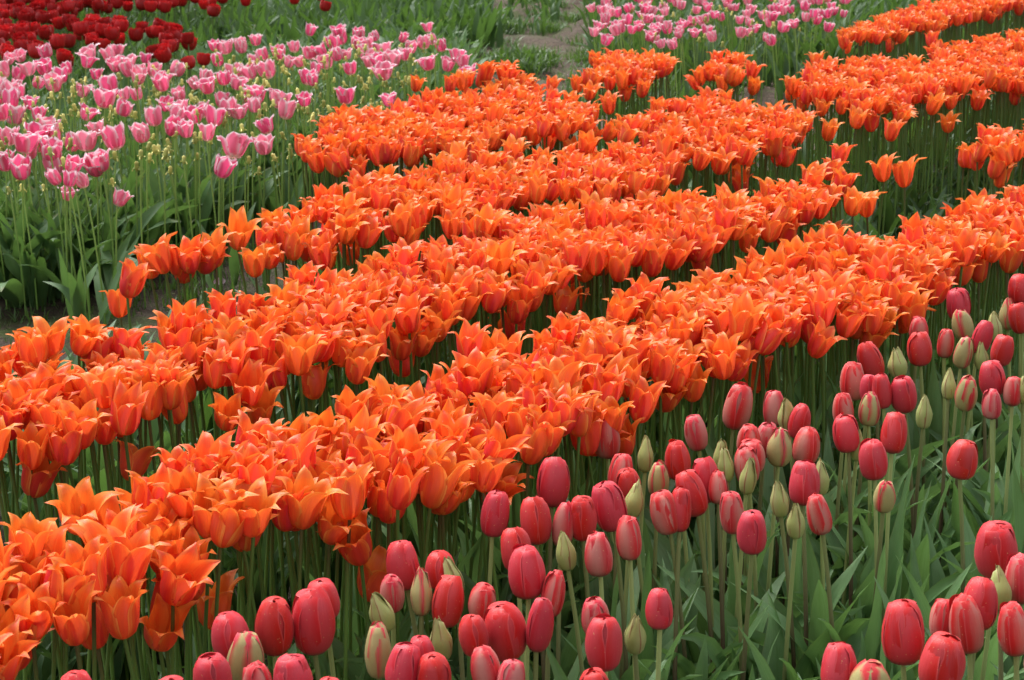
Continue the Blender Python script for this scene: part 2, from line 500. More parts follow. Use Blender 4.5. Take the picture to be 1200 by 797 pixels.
# ------------------------------------------------------------------ blossoms
def orange_blossom(openness, nu=6, nv=11, sweep=None, keep=6):
    mb = MB()
    tall = rnd.uniform(.92, 1.10)
    sw = sweep if sweep is not None else (rnd.uniform(0.0, 0.013), rnd.uniform(-0.006, 0.003))
    for k in range(6):
        if k >= keep: continue
        inner = k % 2
        q = openness + rnd.uniform(-.33, .33)
        d = 0.0015 * inner
        h = tall + rnd.uniform(-.05, .05)
        curl = rnd.uniform(-.2, 1.0)
        petal(mb,
              [(0, .0045), (.14, .0138 - d), (.34, .0212 - d + .001 * q), (.56, .0236 - d + .003 * q), (.76, .0250 + .0075 * q), (.90, .0290 + .0135 * q), (1, .0360 + .0180 * q + .005 * curl)],
              [(0, .0), (.14, .0055), (.34, .0215 * h), (.56, .0415 * h), (.76, .0590 * h - .001 * q), (.90, .0690 * h - .004 * q), (1, .0735 * h - .008 * q - .005 * curl)],
              [(0, .006), (.14, .0125), (.34, .0184), (.52, .0196), (.72, .0155), (.87, .0088), (.95, .0040), (1, .0006)],
              [(0, .009), (.14, .0155), (.34, .0215), (.56, .0265), (.76, .026), (.90, .018), (1, .010)],
              k * math.pi / 3 + rnd.uniform(-.13, .13), nu, nv, 0.0028, 0.0015, rnd.uniform(-.004, .005), 0.0028, sw, rnd.uniform(-.2, .2))
    return mb
def red_blossom(slim, loose, nu=6, nv=10, point=0.0):
    mb = MB()
    base = rnd.uniform(0, 1)
    spi = rnd.choice((-1, 1)) * .0011
    for k in range(6):
        inner = k % 2
        sc = slim * (0.94 if inner else 1.0)
        lz = loose * rnd.uniform(0.4, 1.5)
        tr = (.0026 if not inner else -.0012) * (1 - .6 * point)
        hz = (.0755 if not inner else .0725) + rnd.uniform(-.003, .003)
        petal(mb,
              [(0, .004), (.10, .0165 * sc), (.30, .0250 * sc), (.55, .0262 * sc), (.78, (.0208 - .006 * point) * sc + lz * .4), (.92, (.0130 - .006 * point) * sc + lz), (1, tr + lz)],
              [(0, 0), (.10, .0035), (.30, .0185), (.55, .041), (.78, .062), (.92, .0725 + point * .004), (1, hz + point * .010)],
              [(0, .006), (.10, .019 * sc), (.30, .0275 * sc), (.55, .0275 * sc), (.78, .0205 * sc * (1 - .25 * point)), (.92, .0172 * sc * (1 - .5 * point)), (1, .0095 * (1 - .9 * point))],
              [(0, .007), (.10, .0165 * sc), (.30, .0250 * sc), (.55, .0265 * sc), (.78, (.0215 - .004 * point) * sc), (.92, .0140 * sc), (1, .0095)],
              base + k * math.pi / 3 + rnd.uniform(-.10, .10), nu, nv, rnd.uniform(-.0008, .0012), rnd.uniform(.0006, .0020), -.001, 0.0014, (rnd.uniform(-.003, .003), rnd.uniform(-.003, .003)), rnd.uniform(-.06, .06), 0.0, None, spi * rnd.uniform(.5, 1.4))
    return mb
def pink_blossom(openness, nu=5, nv=7):
    mb = MB()
    o = openness
    for k in range(6):
        inner = k % 2
        q = o + rnd.uniform(-.25, .25)
        petal(mb,
              [(0, .004), (.15, .0170), (.38, .0255 - .001 * inner), (.65, .0270 + .004 * q), (.88, .0275 + .009 * q), (1, .0275 + .014 * q)],
              [(0, .0), (.15, .0050), (.38, .0200), (.65, .0400), (.88, .0550 - .003 * q), (1, .0610 - .007 * q + rnd.uniform(-.003, .003))],
              [(0, .006), (.15, .0165), (.38, .0225), (.65, .0240), (.88, .0165), (1, .0030)],
              [(0, .009), (.15, .0180), (.38, .0250), (.65, .0290), (.88, .030), (1, .030)],
              k * math.pi / 3 + rnd.uniform(-.15, .15), nu, nv, 0.0015, 0.003, 0.0, 0.0025, (rnd.uniform(-.003, .005), 0), rnd.uniform(-.2, .2), 0.005)
    return mb
def dark_blossom(nu=4, nv=6):
    mb = MB()
    for layer, n, sc, h in ((0, 6, 1.0, 1.0), (1, 6, .82, 1.02), (2, 5, .55, 1.0)):
        for k in range(n):
            q = rnd.uniform(-.3, .6)
            petal(mb,
                  [(0, .005), (.2, .022 * sc), (.5, .031 * sc), (.8, (.031 + .006 * q) * sc), (1, (.028 + .014 * q) * sc)],
                  [(0, 0), (.2, .006), (.5, .026 * h), (.8, .047 * h), (1, (.058 - .004 * q) * h)],
                  [(0, .006), (.2, .018 * sc), (.5, .0235 * sc), (.8, .019 * sc), (1, .004)],
                  [(0, .01), (.2, .023 * sc), (.5, .031 * sc), (.8, .030 * sc), (1, .022)],
                  k * 2 * math.pi / n + layer * .5 + rnd.uniform(-.12, .12), nu, nv, 0, .002, 0, .002)
    return mb

ORANGE_MB = [orange_blossom(o) for o in (-.3, -.1, .05, .15, .25, .3, .4, .5, .6, .75, .9, .4, .2, .7)]
ORANGE_ME = [m.mesh('orange_blossom', M['orange']) for m in ORANGE_MB]
ORANGE_LO = [orange_blossom(o, 4, 8).flat() for o in (-.2, .0, .15, .3, .4, .5, .6, .75, .9, .2)]
RED_ME = [red_blossom(s, l).mesh('red_blossom', M['red']) for s, l in ((1, 0), (1.02, .001), (.96, .002), (1.05, .0), (.95, .0005), (1.0, .003), (.98, .0015), (1.03, .002))]
BLUSH_ME = [red_blossom(s, l).mesh('blush_blossom', M['blush']) for s, l in ((.96, 0), (.92, .001), (.98, .0015), (.94, .0), (1.0, .002))]
STREAK_ME = [red_blossom(s, l, 6, 10, p).mesh('striped_bud', M['streak']) for s, l, p in ((.90, 0, .25), (.86, .0, .5), (.92, .001, .2), (.84, 0, .7))]
GREEN_ME = [red_blossom(s, l, 6, 10, p).mesh('green_bud', M['green']) for s, l, p in ((.80, 0, 1.0), (.76, .0, 1.0), (.82, .001, .9), (.78, .0015, .95))]
PINK_ME = [pink_blossom(o).mesh('pink_blossom', M['pink']) for o in (-.3, -.1, .1, .2, .35, .5, .6, .75, .95, 1.2, 1.5, .3)]
DARK_ME = [dark_blossom().mesh('dark_red_blossom', M['dark']) for _ in range(5)]

# stems of unit height; the plan offset at the top grows with the square of the height
class Stem: pass
def make_stems(mat, rad, count, curve=0.10, sides=7, taper=.85):
    out = []
    for i in range(count):
        a = rnd.uniform(0, 6.28); b = rnd.uniform(.25, 1.0) * curve * .45
        bx, by = b * math.cos(a), b * math.sin(a)
        mb = MB()
        ts = np.linspace(0, 1, 8)
        wob = 0.003 * np.sin(ts * 6 + i)
        tube(mb, np.stack([bx * ts**2 + wob * ts * (1 - ts), by * ts**2 + wob * ts * (1 - ts), ts], -1), np.linspace(rad, rad * taper, 8), sides)
        s = Stem(); s.mb = mb.flat(); s.bx, s.by = bx, by; s.me = mb.mesh('stem', mat) if mat else None
        out.append(s)
    return out
ST_ORANGE = make_stems(M['stem_orange'], .0031, 8, .09)
ST_RED = make_stems(M['stem_red'], .0037, 8, .10)
ST_PINK = make_stems(M['stem_pink'], .0029, 6, .10, 5)
ST_DARK = make_stems(M['stem_dark'], .0040, 4, .08, 5)
ST_LO = make_stems(None, .0032, 6, .09, 4)

def leaf_set(mat, n, L, Wd, lean, bend, nu=4, nv=10, tw=.9, fold=(.3, .8), wave=.006, name='leaf'):
    out = []
    for i in range(n):
        mb = MB()
        leaf(mb, rnd.uniform(*L), rnd.uniform(*Wd), 0.0, R(rnd.uniform(*lean)), R(rnd.uniform(*bend)), rnd.uniform(*fold), wave * rnd.uniform(.4, 1.5), rnd.uniform(-tw, tw), nu, nv,
             pow_=rnd.uniform(1.4, 3.0), hook=rnd.choice([0, 0, 0, rnd.uniform(.2, 1.2)]))
        out.append(mb.mesh(name, mat))
    return out
LEAF_RED = leaf_set(M['leaf'], 30, (.28, .43), (.018, .033), (3, 24), (2, 66), 4, 12, 1.5, (.35, .95), .008)
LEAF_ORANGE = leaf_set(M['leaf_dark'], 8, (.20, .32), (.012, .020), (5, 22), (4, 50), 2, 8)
LEAF_PINK = leaf_set(M['leaf_pink'], 14, (.22, .36), (.015, .026), (8, 34), (5, 80), 3, 9)
LEAF_BROAD = leaf_set(M['leaf_pink'], 14, (.28, .42), (.017, .028), (5, 30), (8, 85), 4, 12, .8, (.2, .55), .009)

def plant(name, x, y, h, stem, flower_me, fscale, tilt, yaw, leaves=()):
    """root Empty at the ground under the blossom; the blossom's foot comes to (x, y, h)"""
    bx, by = stem.bx, stem.by
    root = empty(name, x - bx, y - by)
    s = link('stem', stem.me, root)
    s.scale = (1, 1, h)
    b = link('blossom', flower_me, root)
    b.location = (bx, by, h - .001)
    b.rotation_mode = 'XYZ'
    # lean along the stem's end direction plus an own tilt
    dirv = Vector((2 * bx / h + tilt[0], 2 * by / h + tilt[1], 1.0)).normalized()
    q = Vector((0, 0, 1)).rotation_difference(dirv)
    b.rotation_euler = (q.to_matrix() @ Matrix.Rotation(yaw, 3, 'Z')).to_euler()
    b.scale = (fscale, fscale, fscale) if not isinstance(fscale, tuple) else fscale
    for me, az, sc in leaves:
        l = link('leaf', me, root)
        l.rotation_euler = (0, 0, az)
        l.scale = (sc, sc, sc)
    return root

# ------------------------------------------------------------------ orange rows (outlines of blossom centres in the photograph)
ROWS = {
 'A': dict(lower=[(-90, 830), (0, 752), (60, 716), (130, 690), (200, 650), (290, 612), (350, 594), (440, 588), (490, 562), (600, 536), (640, 508), (700, 490), (760, 445), (800, 428), (880, 402), (930, 392), (1010, 362), (1060, 352), (1100, 322), (1160, 300), (1200, 290), (1290, 262)],
           upper=[(-90, 665), (0, 625), (70, 592), (160, 552), (260, 508), (350, 482), (470, 445), (545, 418), (570, 396), (650, 380), (700, 362), (800, 331), (880, 306), (960, 281), (1060, 258), (1140, 232), (1200, 216), (1290, 196)]),
 'B': dict(lower=[(-90, 545), (0, 532), (60, 518), (120, 500), (190, 484), (230, 462), (280, 442), (340, 425), (400, 418), (455, 405), (485, 372), (540, 352), (640, 345), (700, 318), (780, 300), (850, 285), (900, 265), (960, 246), (992, 232)],
           upper=[(-90, 430), (0, 410), (60, 402), (150, 390), (200, 372), (260, 356), (310, 340), (380, 316), (450, 300), (540, 276), (575, 252), (640, 246), (700, 235), (800, 228), (870, 221), (930, 210), (990, 202)]),
 'C': dict(lower=[(268, 286), (310, 290), (380, 284), (430, 278), (490, 270), (540, 262), (610, 240), (690, 240), (750, 232), (792, 205)],
           upper=[(262, 268), (300, 250), (350, 235), (420, 212), (480, 196), (560, 180), (640, 171), (720, 168), (785, 172)]),
 'D': dict(lower=[(345, 172), (370, 195), (430, 188), (480, 178), (560, 176), (640, 160), (715, 148)],
           upper=[(348, 158), (400, 133), (470, 120), (560, 112), (620, 104), (680, 112), (712, 138)]),
 'F': dict(lower=[(725, 165), (800, 190), (850, 190), (900, 172), (950, 160)],
           upper=[(728, 140), (760, 128), (830, 112), (900, 118), (945, 128)]),
 'G': dict(lower=[(925, 108), (960, 118), (1010, 130), (1070, 126), (1135, 108)],
           upper=[(925, 94), (960, 80), (1030, 67), (1090, 72), (1130, 90)]),
 'H': dict(lower=[(1085, 78), (1120, 92), (1160, 98), (1200, 100), (1290, 84)],
           upper=[(1085, 62), (1110, 55), (1160, 44), (1200, 38), (1290, 24)]),
 'I': dict(lower=[(985, 50), (1030, 44), (1080, 34), (1130, 22), (1180, 8), (1260, -4)],
           upper=[(985, 38), (1030, 18), (1080, 4), (1130, -8), (1180, -20), (1260, -30)]),
 'J': dict(lower=[(1132, 175), (1160, 192), (1200, 188), (1290, 170)],
           upper=[(1132, 160), (1160, 154), (1200, 148), (1290, 130)]),
 'E1': dict(lower=[(485, 100), (520, 106), (560, 100), (600, 98), (648, 96)],
            upper=[(485, 94), (530, 92), (565, 80), (600, 74), (642, 84)]),
 'E2': dict(lower=[(672, 86), (710, 96), (760, 92), (795, 84)],
            upper=[(672, 76), (700, 64), (735, 55), (770, 64), (792, 76)]),
 'E3': dict(lower=[(815, 86), (850, 94), (888, 90)],
            upper=[(815, 76), (850, 62), (886, 72)]),
}
ZO = 0.545
for k_, d in ROWS.items():
    lift = {'A': .002, 'B': .008, 'C': .020, 'D': .014}.get(k_, .006)
    d['lower'] = [(x, y - lift * FPX / proj(*at(x, y, ZO), ZO)[2]) for x, y in d['lower']]
    d['upper'] = [(x, y + .022 * FPX / proj(*at(x, y, ZO), ZO)[2]) for x, y in d['upper']]
STEP = {'A': .048, 'B': .052, 'C': .060, 'D': .062}
orange = []     # (x, y, z of the blossom's foot, scale, row, rank, lonely)
def yint(line, px):
    for (x0, y0), (x1, y1) in zip(line, line[1:]):
        if x0 <= px <= x1:
            return y0 + (y1 - y0) * (px - x0) / (x1 - x0)
    return line[0][1] if px < line[0][0] else line[-1][1]
for row, d in ROWS.items():
    poly = d['lower'] + d['upper'][::-1]
    for x, y in fill(poly, ZO, STEP.get(row, .066), .42):
        px, py, f = proj(x, y, ZO)
        if row == 'B' and px > 950 and rnd.random() < .25: continue
        wy = at(px, yint(d['lower'], px), ZO)[1]
        depth = y - wy                                   # distance behind the front edge
        z = ZO - .038 + .022 * vnoise(x * 5, y * 5, 3) + rnd.gauss(0, .014)
        if depth < .14 and rnd.random() < .33: z -= rnd.uniform(.015, .045)
        if rnd.random() < .04: z -= rnd.uniform(.04, .10)
        orange.append([x, y, z, rnd.uniform(.84, 1.04), row, max(0, depth), False, px, py])
# blossoms that stand alone, as seen in the photograph: centre px, py and height
LONE = [(148, 328, .56, 'B'), (140, 352, .50, 'B'), (176, 306, .55, 'C'), (193, 300, .57, 'C'), (207, 304, .55, 'C'), (222, 300, .56, 'C'), (238, 300, .55, 'C'), (252, 294, .56, 'C'), (214, 312, .53, 'C'), (299, 305, .53, 'C'),
        (1037, 197, .56, 'B'), (1061, 204, .54, 'B'), (983, 180, .56, 'B'), (1000, 236, .54, 'B'), (1017, 238, .52, 'B'), (970, 196, .54, 'B'), (950, 205, .54, 'B'),
        (250, 708, .40, 'A'), (432, 676, .40, 'A'), (38, 556, .46, 'B'), (1072, 370, .50, 'A'), (1020, 372, .52, 'A'), (690, 508, .50, 'A'), (895, 395, .50, 'A'),
        (715, 122, .50, 'E2'), (690, 106, .51, 'E2'), (732, 108, .49, 'E2'), (752, 103, .52, 'E2'), (958, 70, .52, 'G'), (848, 190, .50, 'F'), (872, 186, .49, 'F'), (920, 182, .5, 'F'),
        (1022, 142, .50, 'G'), (1044, 153, .49, 'G'), (970, 152, .5, 'G'), (1003, 138, .52, 'G'), (1112, 143, .46, 'H'), (1145, 118, .47, 'H'), (1190, 112, .48, 'H'), (1092, 47, .52, 'H'), (990, 48, .55, 'I'), (1130, 182, .5, 'J'), (850, 170, .5, 'F'), (780, 160, .55, 'F')]
for px, py, z, row in LONE:
    x, y = at(px, py, z)
    orange.append([x, y, z - .036, rnd.uniform(.90, 1.04), row, 0.0, True, px, py])

order = sorted(range(len(orange)), key=lambda i: orange[i][1] + (100 if not (-25 < orange[i][7] < 1225 and orange[i][8] < 815) else 0))
near = set(order[:300])
ROW_SAY = {'A': 'nearest orange row', 'B': 'second orange row', 'C': 'third orange row', 'D': 'fourth orange row'}
RANK_SAY = ['front edge', 'second rank', 'third rank', 'fourth rank', 'fifth rank', 'sixth rank', 'back ranks']
ranks = {}
for i in near:
    o = orange[i]
    k = min(6, int(o[5] / .068))
    ranks.setdefault((o[4], 'lone' if o[6] else k), []).append(i)
print('orange', len(orange), 'near rows', {k: len(v) for k, v in ranks.items()})

OPEN_SAY = ['half closed', 'half closed', 'cupped', 'cupped', 'cupped', 'open', 'open', 'open', 'open', 'wide open', 'wide open', 'open', 'cupped', 'wide open']
for (row, k), ids in ranks.items():
    ids.sort(key=lambda i: orange[i][7])
    for n, i in enumerate(ids, 1):
        x, y, z, sc, _, dep, lone, px, py = orange[i]
        v = rnd.randrange(len(ORANGE_ME))
        lv = [(rnd.choice(LEAF_ORANGE), rnd.uniform(0, 6.28), rnd.uniform(.75, 1.05)) for _ in range(2)]
        root = plant('orange_tulip', x, y, z, rnd.choice(ST_ORANGE), ORANGE_ME[v], sc, (rnd.gauss(.07, .15), rnd.gauss(-.04, .14)), rnd.gauss(0, .45) + rnd.randrange(2) * math.pi / 3, lv)
        if lone:
            lab = f'{OPEN_SAY[v]} orange tulip standing clear of the {ROW_SAY[row]}, {nth(n)} from left'
        else:
            lab = f'{OPEN_SAY[v]} orange tulip, {ROW_SAY[row]}, {RANK_SAY[k]}, {nth(n)} from left'
        tag(root, lab, 'tulip', f'orange tulips in the {ROW_SAY[row]}')

TORN = orange_blossom(.5, 6, 11, None, 3).mesh('orange_blossom', M['orange'])
x, y = at(893, 438, .42)
tag(plant('orange_tulip', x, y, .385, ST_ORANGE[0], TORN, .9, (-.25, -.2), .6), 'torn orange blossom low among the stems below the nearest orange row', 'tulip', 'orange tulips in the nearest orange row')

def mat4(loc, rot3, sc):
    m = np.eye(4)
    m[:3, :3] = np.array(rot3) * (np.array(sc)[None, :] if hasattr(sc, '__len__') else sc)
    m[:3, 3] = loc
    return m
def mass_of_orange(ids):
    mb = MB(); cnt = [0, 0, 0]
    nf = []
    def push(o, m, br, idx):
        mb.add(o, m, br); nf.append((sum(len(f) for f in o.f), idx))
    lo_leaf = []
    for i in range(8):
        l = MB()
        leaf(l, rnd.uniform(.20, .32), rnd.uniform(.013, .020), 0, R(rnd.uniform(5, 28)), R(rnd.uniform(5, 60)), .5, .005, rnd.uniform(-.8, .8), 2, 6, pow_=2.0)
        lo_leaf.append(l.flat())
    for i in ids:
        x, y, z, sc, row, dep, lone, px, py = orange[i]
        s = rnd.choice(ST_LO); br = rnd.random()
        bx, by = s.bx, s.by
        bl = rnd.choice(ORANGE_LO)
        dirv = Vector((2 * s.bx / z + rnd.gauss(.07, .15), 2 * s.by / z + rnd.gauss(-.04, .14), 1)).normalized()
        rot = Vector((0, 0, 1)).rotation_difference(dirv).to_matrix() @ Matrix.Rotation(rnd.gauss(0, .45) + rnd.randrange(2) * math.pi / 3, 3, 'Z')
        push(bl, mat4((x, y, z - .001), rot, sc), br, 0)
        push(s.mb, mat4((x - bx, y - by, 0), np.eye(3), (1, 1, z)), br, 1)
        for _ in range(2):
            push(rnd.choice(lo_leaf), mat4((x - bx, y - by, 0), Matrix.Rotation(rnd.uniform(0, 6.28), 3, 'Z'), rnd.uniform(.75, 1.1)), rnd.random(), 2)
    midx = np.concatenate([np.full(n, k) for n, k in nf])
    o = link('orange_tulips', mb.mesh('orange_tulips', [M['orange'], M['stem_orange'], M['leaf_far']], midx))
    tag(o, 'mass of orange tulips filling the farther rows behind the nearest ones', 'tulips', None, 'stuff')
mass_of_orange(order[300:])

# ------------------------------------------------------------------ red tulips and buds of the front bed: centre px, py, width in px, height in px, type
# r red, b blush (pale red), s striped green and red, g green bud
REDS = [(862,476,34,57,'b'),(817,506,27,45,'b'),(909,479,26,44,'b'),(924,486,24,44,'g'),(936,492,26,44,'r'),(877,516,28,42,'b'),(897,514,28,44,'b'),(912,524,30,46,'s'),(945,522,32,46,'b'),(880,534,34,42,'b'),(848,536,18,40,'g'),
 (998,447,28,47,'b'),(1023,421,30,47,'r'),(1050,427,21,34,'g'),(1018,454,20,34,'r'),(1036,458,24,43,'r'),(1062,461,29,45,'r'),(988,480,24,42,'b'),(1021,480,25,40,'s'),(993,508,32,46,'r'),(1048,508,30,50,'r'),(1004,521,18,37,'g'),(1025,538,34,50,'r'),
 (1080,408,29,42,'r'),(1076,386,22,34,'b'),(1125,356,28,40,'r'),(1131,380,23,36,'s'),(1110,402,19,36,'b'),(1128,413,22,38,'s'),(1150,394,24,42,'r'),(1167,384,18,36,'g'),(1183,369,21,36,'s'),(1196,372,24,38,'r'),(1197,338,28,36,'r'),(1152,419,14,36,'g'),(1174,410,26,38,'r'),(1165,443,30,44,'r'),(1112,452,17,37,'g'),(1132,460,25,43,'s'),(1083,484,17,42,'g'),(1164,474,24,36,'b'),(1188,459,16,36,'b'),(1201,456,16,36,'g'),(1131,538,35,48,'r'),
 (1222,420,28,42,'r'),(1225,470,28,44,'b'),(1216,400,18,36,'s'),
 (815,577,34,57,'r'),(829,562,32,56,'r'),(850,546,18,40,'g'),(876,560,17,46,'g'),(878,546,30,46,'b'),(861,600,28,53,'b'),(881,622,35,54,'r'),(945,567,36,54,'r'),(931,610,22,47,'g'),(964,603,28,50,'b'),(1036,580,19,38,'s'),(964,562,18,40,'g'),(917,586,16,40,'g'),(843,572,18,40,'b'),
 (1167,642,49,72,'r'),(1197,680,40,60,'b'),(1173,692,27,52,'g'),(1147,708,42,64,'r'),(1137,732,43,72,'b'),(1063,742,49,78,'r'),(1104,726,28,50,'b'),(1102,776,52,70,'r'),(1192,737,40,66,'b'),(987,786,42,64,'r'),(1018,804,48,64,'s'),(1232,700,44,70,'r'),(1225,770,44,70,'b'),
 (578,602,34,57,'r'),(648,566,41,60,'r'),(630,611,38,58,'r'),(660,615,26,56,'b'),(685,605,33,57,'r'),(718,592,39,62,'r'),(741,570,28,50,'r'),(727,556,30,50,'b'),(743,587,22,46,'g'),(772,562,24,43,'s'),(755,535,18,44,'g'),(739,631,31,54,'b'),(784,600,33,54,'b'),(797,598,26,54,'r'),(703,651,36,53,'b'),(607,645,38,54,'r'),(617,671,44,65,'r'),(648,697,27,56,'b'),(667,648,20,36,'g'),
 (477,662,40,60,'r'),(517,668,34,46,'r'),(530,678,20,44,'g'),(523,705,38,63,'r'),(460,692,28,50,'b'),(493,697,24,53,'s'),(445,716,27,50,'g'),(445,765,31,66,'s'),(566,703,33,42,'b'),(557,743,32,52,'r'),(597,738,48,72,'r'),(632,730,33,70,'r'),(519,750,25,53,'g'),(572,784,36,56,'b'),(598,800,34,56,'b'),(472,784,42,62,'r'),(508,792,42,62,'r'),(497,768,30,48,'r'),(707,755,41,67,'r'),(702,722,34,52,'b'),(772,714,32,50,'r'),(702,808,36,54,'r'),(712,512,31,54,'b'),(797,538,30,50,'r'),(747,742,14,40,'g'),
 (322,731,47,72,'r'),(370,726,50,82,'r'),(381,702,40,50,'r'),(269,746,42,58,'r'),(288,770,43,62,'s'),(253,792,42,60,'r'),(304,806,38,60,'b'),(345,798,46,64,'r'),(95,816,46,66,'r'),(200,822,46,60,'r'),(388,822,44,62,'r'),(30,836,46,64,'r'),(420,838,44,64,'b')]
WSPAN = {'r': .0535, 'b': .0515, 's': .0475, 'g': .0415}
ZMID = {'r': .500, 'b': .492, 's': .49, 'g': .49}
CAT = {'r': 'plump red tulip', 'b': 'pale-sided red tulip', 's': 'green-and-red striped tulip bud', 'g': 'unopened green tulip bud'}
MESH = {'r': RED_ME, 'b': BLUSH_ME, 's': STREAK_ME, 'g': GREEN_ME}
NAME = {'r': 'red_tulip', 'b': 'red_tulip', 's': 'striped_tulip_bud', 'g': 'green_tulip_bud'}
def clump(px, py):
    if px < 430 : return 'at the bottom below the orange row'
    if px < 545 : return 'in the bottom clump left of centre'
    if px < 690 and py > 630: return 'in the bottom centre clump'
    if px < 690: return 'in the centre before the orange stems'
    if px < 810 and py > 640: return 'among the leaves at the bottom centre'
    if px < 810: return 'before the orange stems right of centre'
    if py > 630: return 'in the bottom right corner clump' if px > 1000 else 'at the bottom edge right of centre'
    if px < 970: return 'in the middle clump of the red bed' if py < 545 else 'in the lower middle of the red bed'
    if px < 1070: return 'in the upper clump of the red bed'
    return 'in the far right clump of the red bed'
groups = {}
for i, (px, py, w, h, ty) in enumerate(REDS):
    groups.setdefault((clump(px, py), ty), []).append(i)
red_base = []
TILT = {(1023, 421): (-.28, 0), (1050, 427): (-.25, 0), (1150, 394): (.22, 0), (530, 678): (-.22, 0), (445, 716): (-.3, 0), (1131, 538): (.2, 0), (817, 506): (-.15, 0), (815, 577): (-.15, 0), (945, 567): (.12, 0), (882, 622): (.1, 0), (632, 730): (.12, 0), (648, 697): (.15, 0)}
for (cl, ty), ids in groups.items():
    ids.sort(key=lambda i: REDS[i][0])
    for n, i in enumerate(ids, 1):
        px, py, w, h, _ = REDS[i]
        zc = ZMID[ty] + rnd.gauss(0, .004)
        x, y = at(px, py, zc)
        f = proj(x, y, zc)[2]
        sx = min(1.25, max(.62, w * f / FPX / WSPAN[ty]))
        sz = min(1.25, max(.66, h * f / FPX / (.076 if ty != 'g' else .085)))
        lv = [(rnd.choice(LEAF_RED), rnd.uniform(0, 6.28), rnd.uniform(.75, 1.1)) for _ in range(3)]
        tl = TILT.get((px, py), (rnd.gauss(0, .07), rnd.gauss(-.02, .07)))
        root = plant(NAME[ty], x - tl[0] * .03, y, zc - .037 * sz, rnd.choice(ST_RED), rnd.choice(MESH[ty]), (sx, sx, sz), tl, rnd.uniform(0, 6.28), lv)
        where = f'{cl}, {nth(n)} from left' if len(ids) > 1 else f'{cl}'
        tag(root, f'{CAT[ty]} {where}', 'tulip bud' if ty in 'sg' else 'tulip', 'red tulips and buds of the front bed')
        red_base.append((root.location.x, root.location.y))

# leafy plants without a flower between them
poly = [(380, 760), (470, 700), (560, 660), (700, 600), (800, 560), (900, 520), (1000, 480), (1100, 440), (1290, 400), (1290, 1000), (380, 1000)]
spots = fill(poly, .16, .092, .45)
spots = [s for s in spots if all((s[0] - b[0])**2 + (s[1] - b[1])**2 > .035**2 for b in red_base) and 1.35 < s[1] < 4.6]
spots.sort(key=lambda s: s[1])
print('leafy', len(spots))
leafy = []
for x, y in spots:
    root = empty('leafy_tulip_plant', x, y)
    for _ in range(rnd.choice((4, 4, 5))):
        l = link('leaf', rnd.choice(LEAF_RED), root)
        l.rotation_euler = (0, 0, rnd.uniform(0, 6.28)); k = rnd.uniform(.75, 1.15); l.scale = (k, k, k)
    leafy.append((root, proj(x, y, .15)))
bands = {}
for r_, (px, py, f) in leafy:
    bands.setdefault(int(f / .14), []).append((px, r_))
for bi, (b, lst) in enumerate(sorted(bands.items())):
    lst.sort(key=lambda q: q[0])
    for n, (px, r_) in enumerate(lst, 1):
        tag(r_, f'flowerless leafy tulip plant, red bed, {nth(bi + 1)} rank from front, {nth(n)} from left', 'plant', 'leafy plants between the red tulips')

# ------------------------------------------------------------------ pink bed at the left
Z1 = [(75,195),(165,180),(60,260),(15,245),(125,290),(70,320),(10,315),(35,350),(105,360),(135,400),(145,445),(160,235),(240,240),(215,265),(300,215),(320,185),(415,175),(340,260),(410,225),(460,240),(480,265),(535,245),(510,205),(610,240),(575,290),(385,300),(365,345),(285,315),(440,330),(485,330),(295,395),(425,380),(345,450),(8,395),
 (45,405),(30,480),(105,530),(195,475),(300,495),(75,590),(175,530),(20,565),(200,580),(245,580),(340,575),(360,565),(240,630),(295,635),(205,620),(235,680),(410,695),(245,500),(85,500),(140,505),(125,470),
 (410,485),(500,468),(545,410),(580,365),(620,405),(605,445),(655,455),(690,400),(750,410),(725,465),(780,350),(805,380),(840,390),(895,370),(980,350),(1000,385),(1070,350),(945,440),(820,515),(930,510),(770,585),(870,340),(900,330),(960,335),(640,385),(720,385),
 (755,160),(795,165),(850,160),(900,140),(770,210),(720,270),(735,300),(790,275),(825,250),(885,250),(905,215),(945,245),(930,190),(985,185),(1010,215),(1035,165),(1085,105),(1090,185),(1060,215),(1100,280),(1080,270),(1105,240),(1140,175),(1175,150),(1190,110),(1190,190),(1150,215),(830,290),(635,330),(695,290),
 (1205,130),(1260,120),(1220,190),(1275,185),(1325,125),(1350,170),(1410,130),(1440,165),(1505,95),(1530,135),(1555,160),(1510,220),(1425,190),(1350,250),(1605,195),(1570,225),(1630,215),(1235,240),(1300,215),(1655,255),(1215,335),(1370,350),(1300,150),(1380,205),(1490,150),(1340,210),(1250,150),
 (0,340),(-20,280),(-40,320),(-30,480),(-60,520),(-50,230),(25,205),(100,240),(50,300),(190,290),(450,215),(500,250),(560,270),(390,190)]
pink = [(a / 3, b / 3) for a, b in Z1]
def pink_clump(px, py):
    if py > 145 and px < 130: return 'front left clump of the pink bed'
    if px > 370: return 'back right clump of the pink bed'
    if px > 235 and py < 105: return 'back middle clump of the pink bed'
    if py > 108: return 'front middle clump of the pink bed'
    return 'back left clump of the pink bed'
pk = {}
for i, (px, py) in enumerate(pink):
    pk.setdefault(pink_clump(px, py), []).append(i)
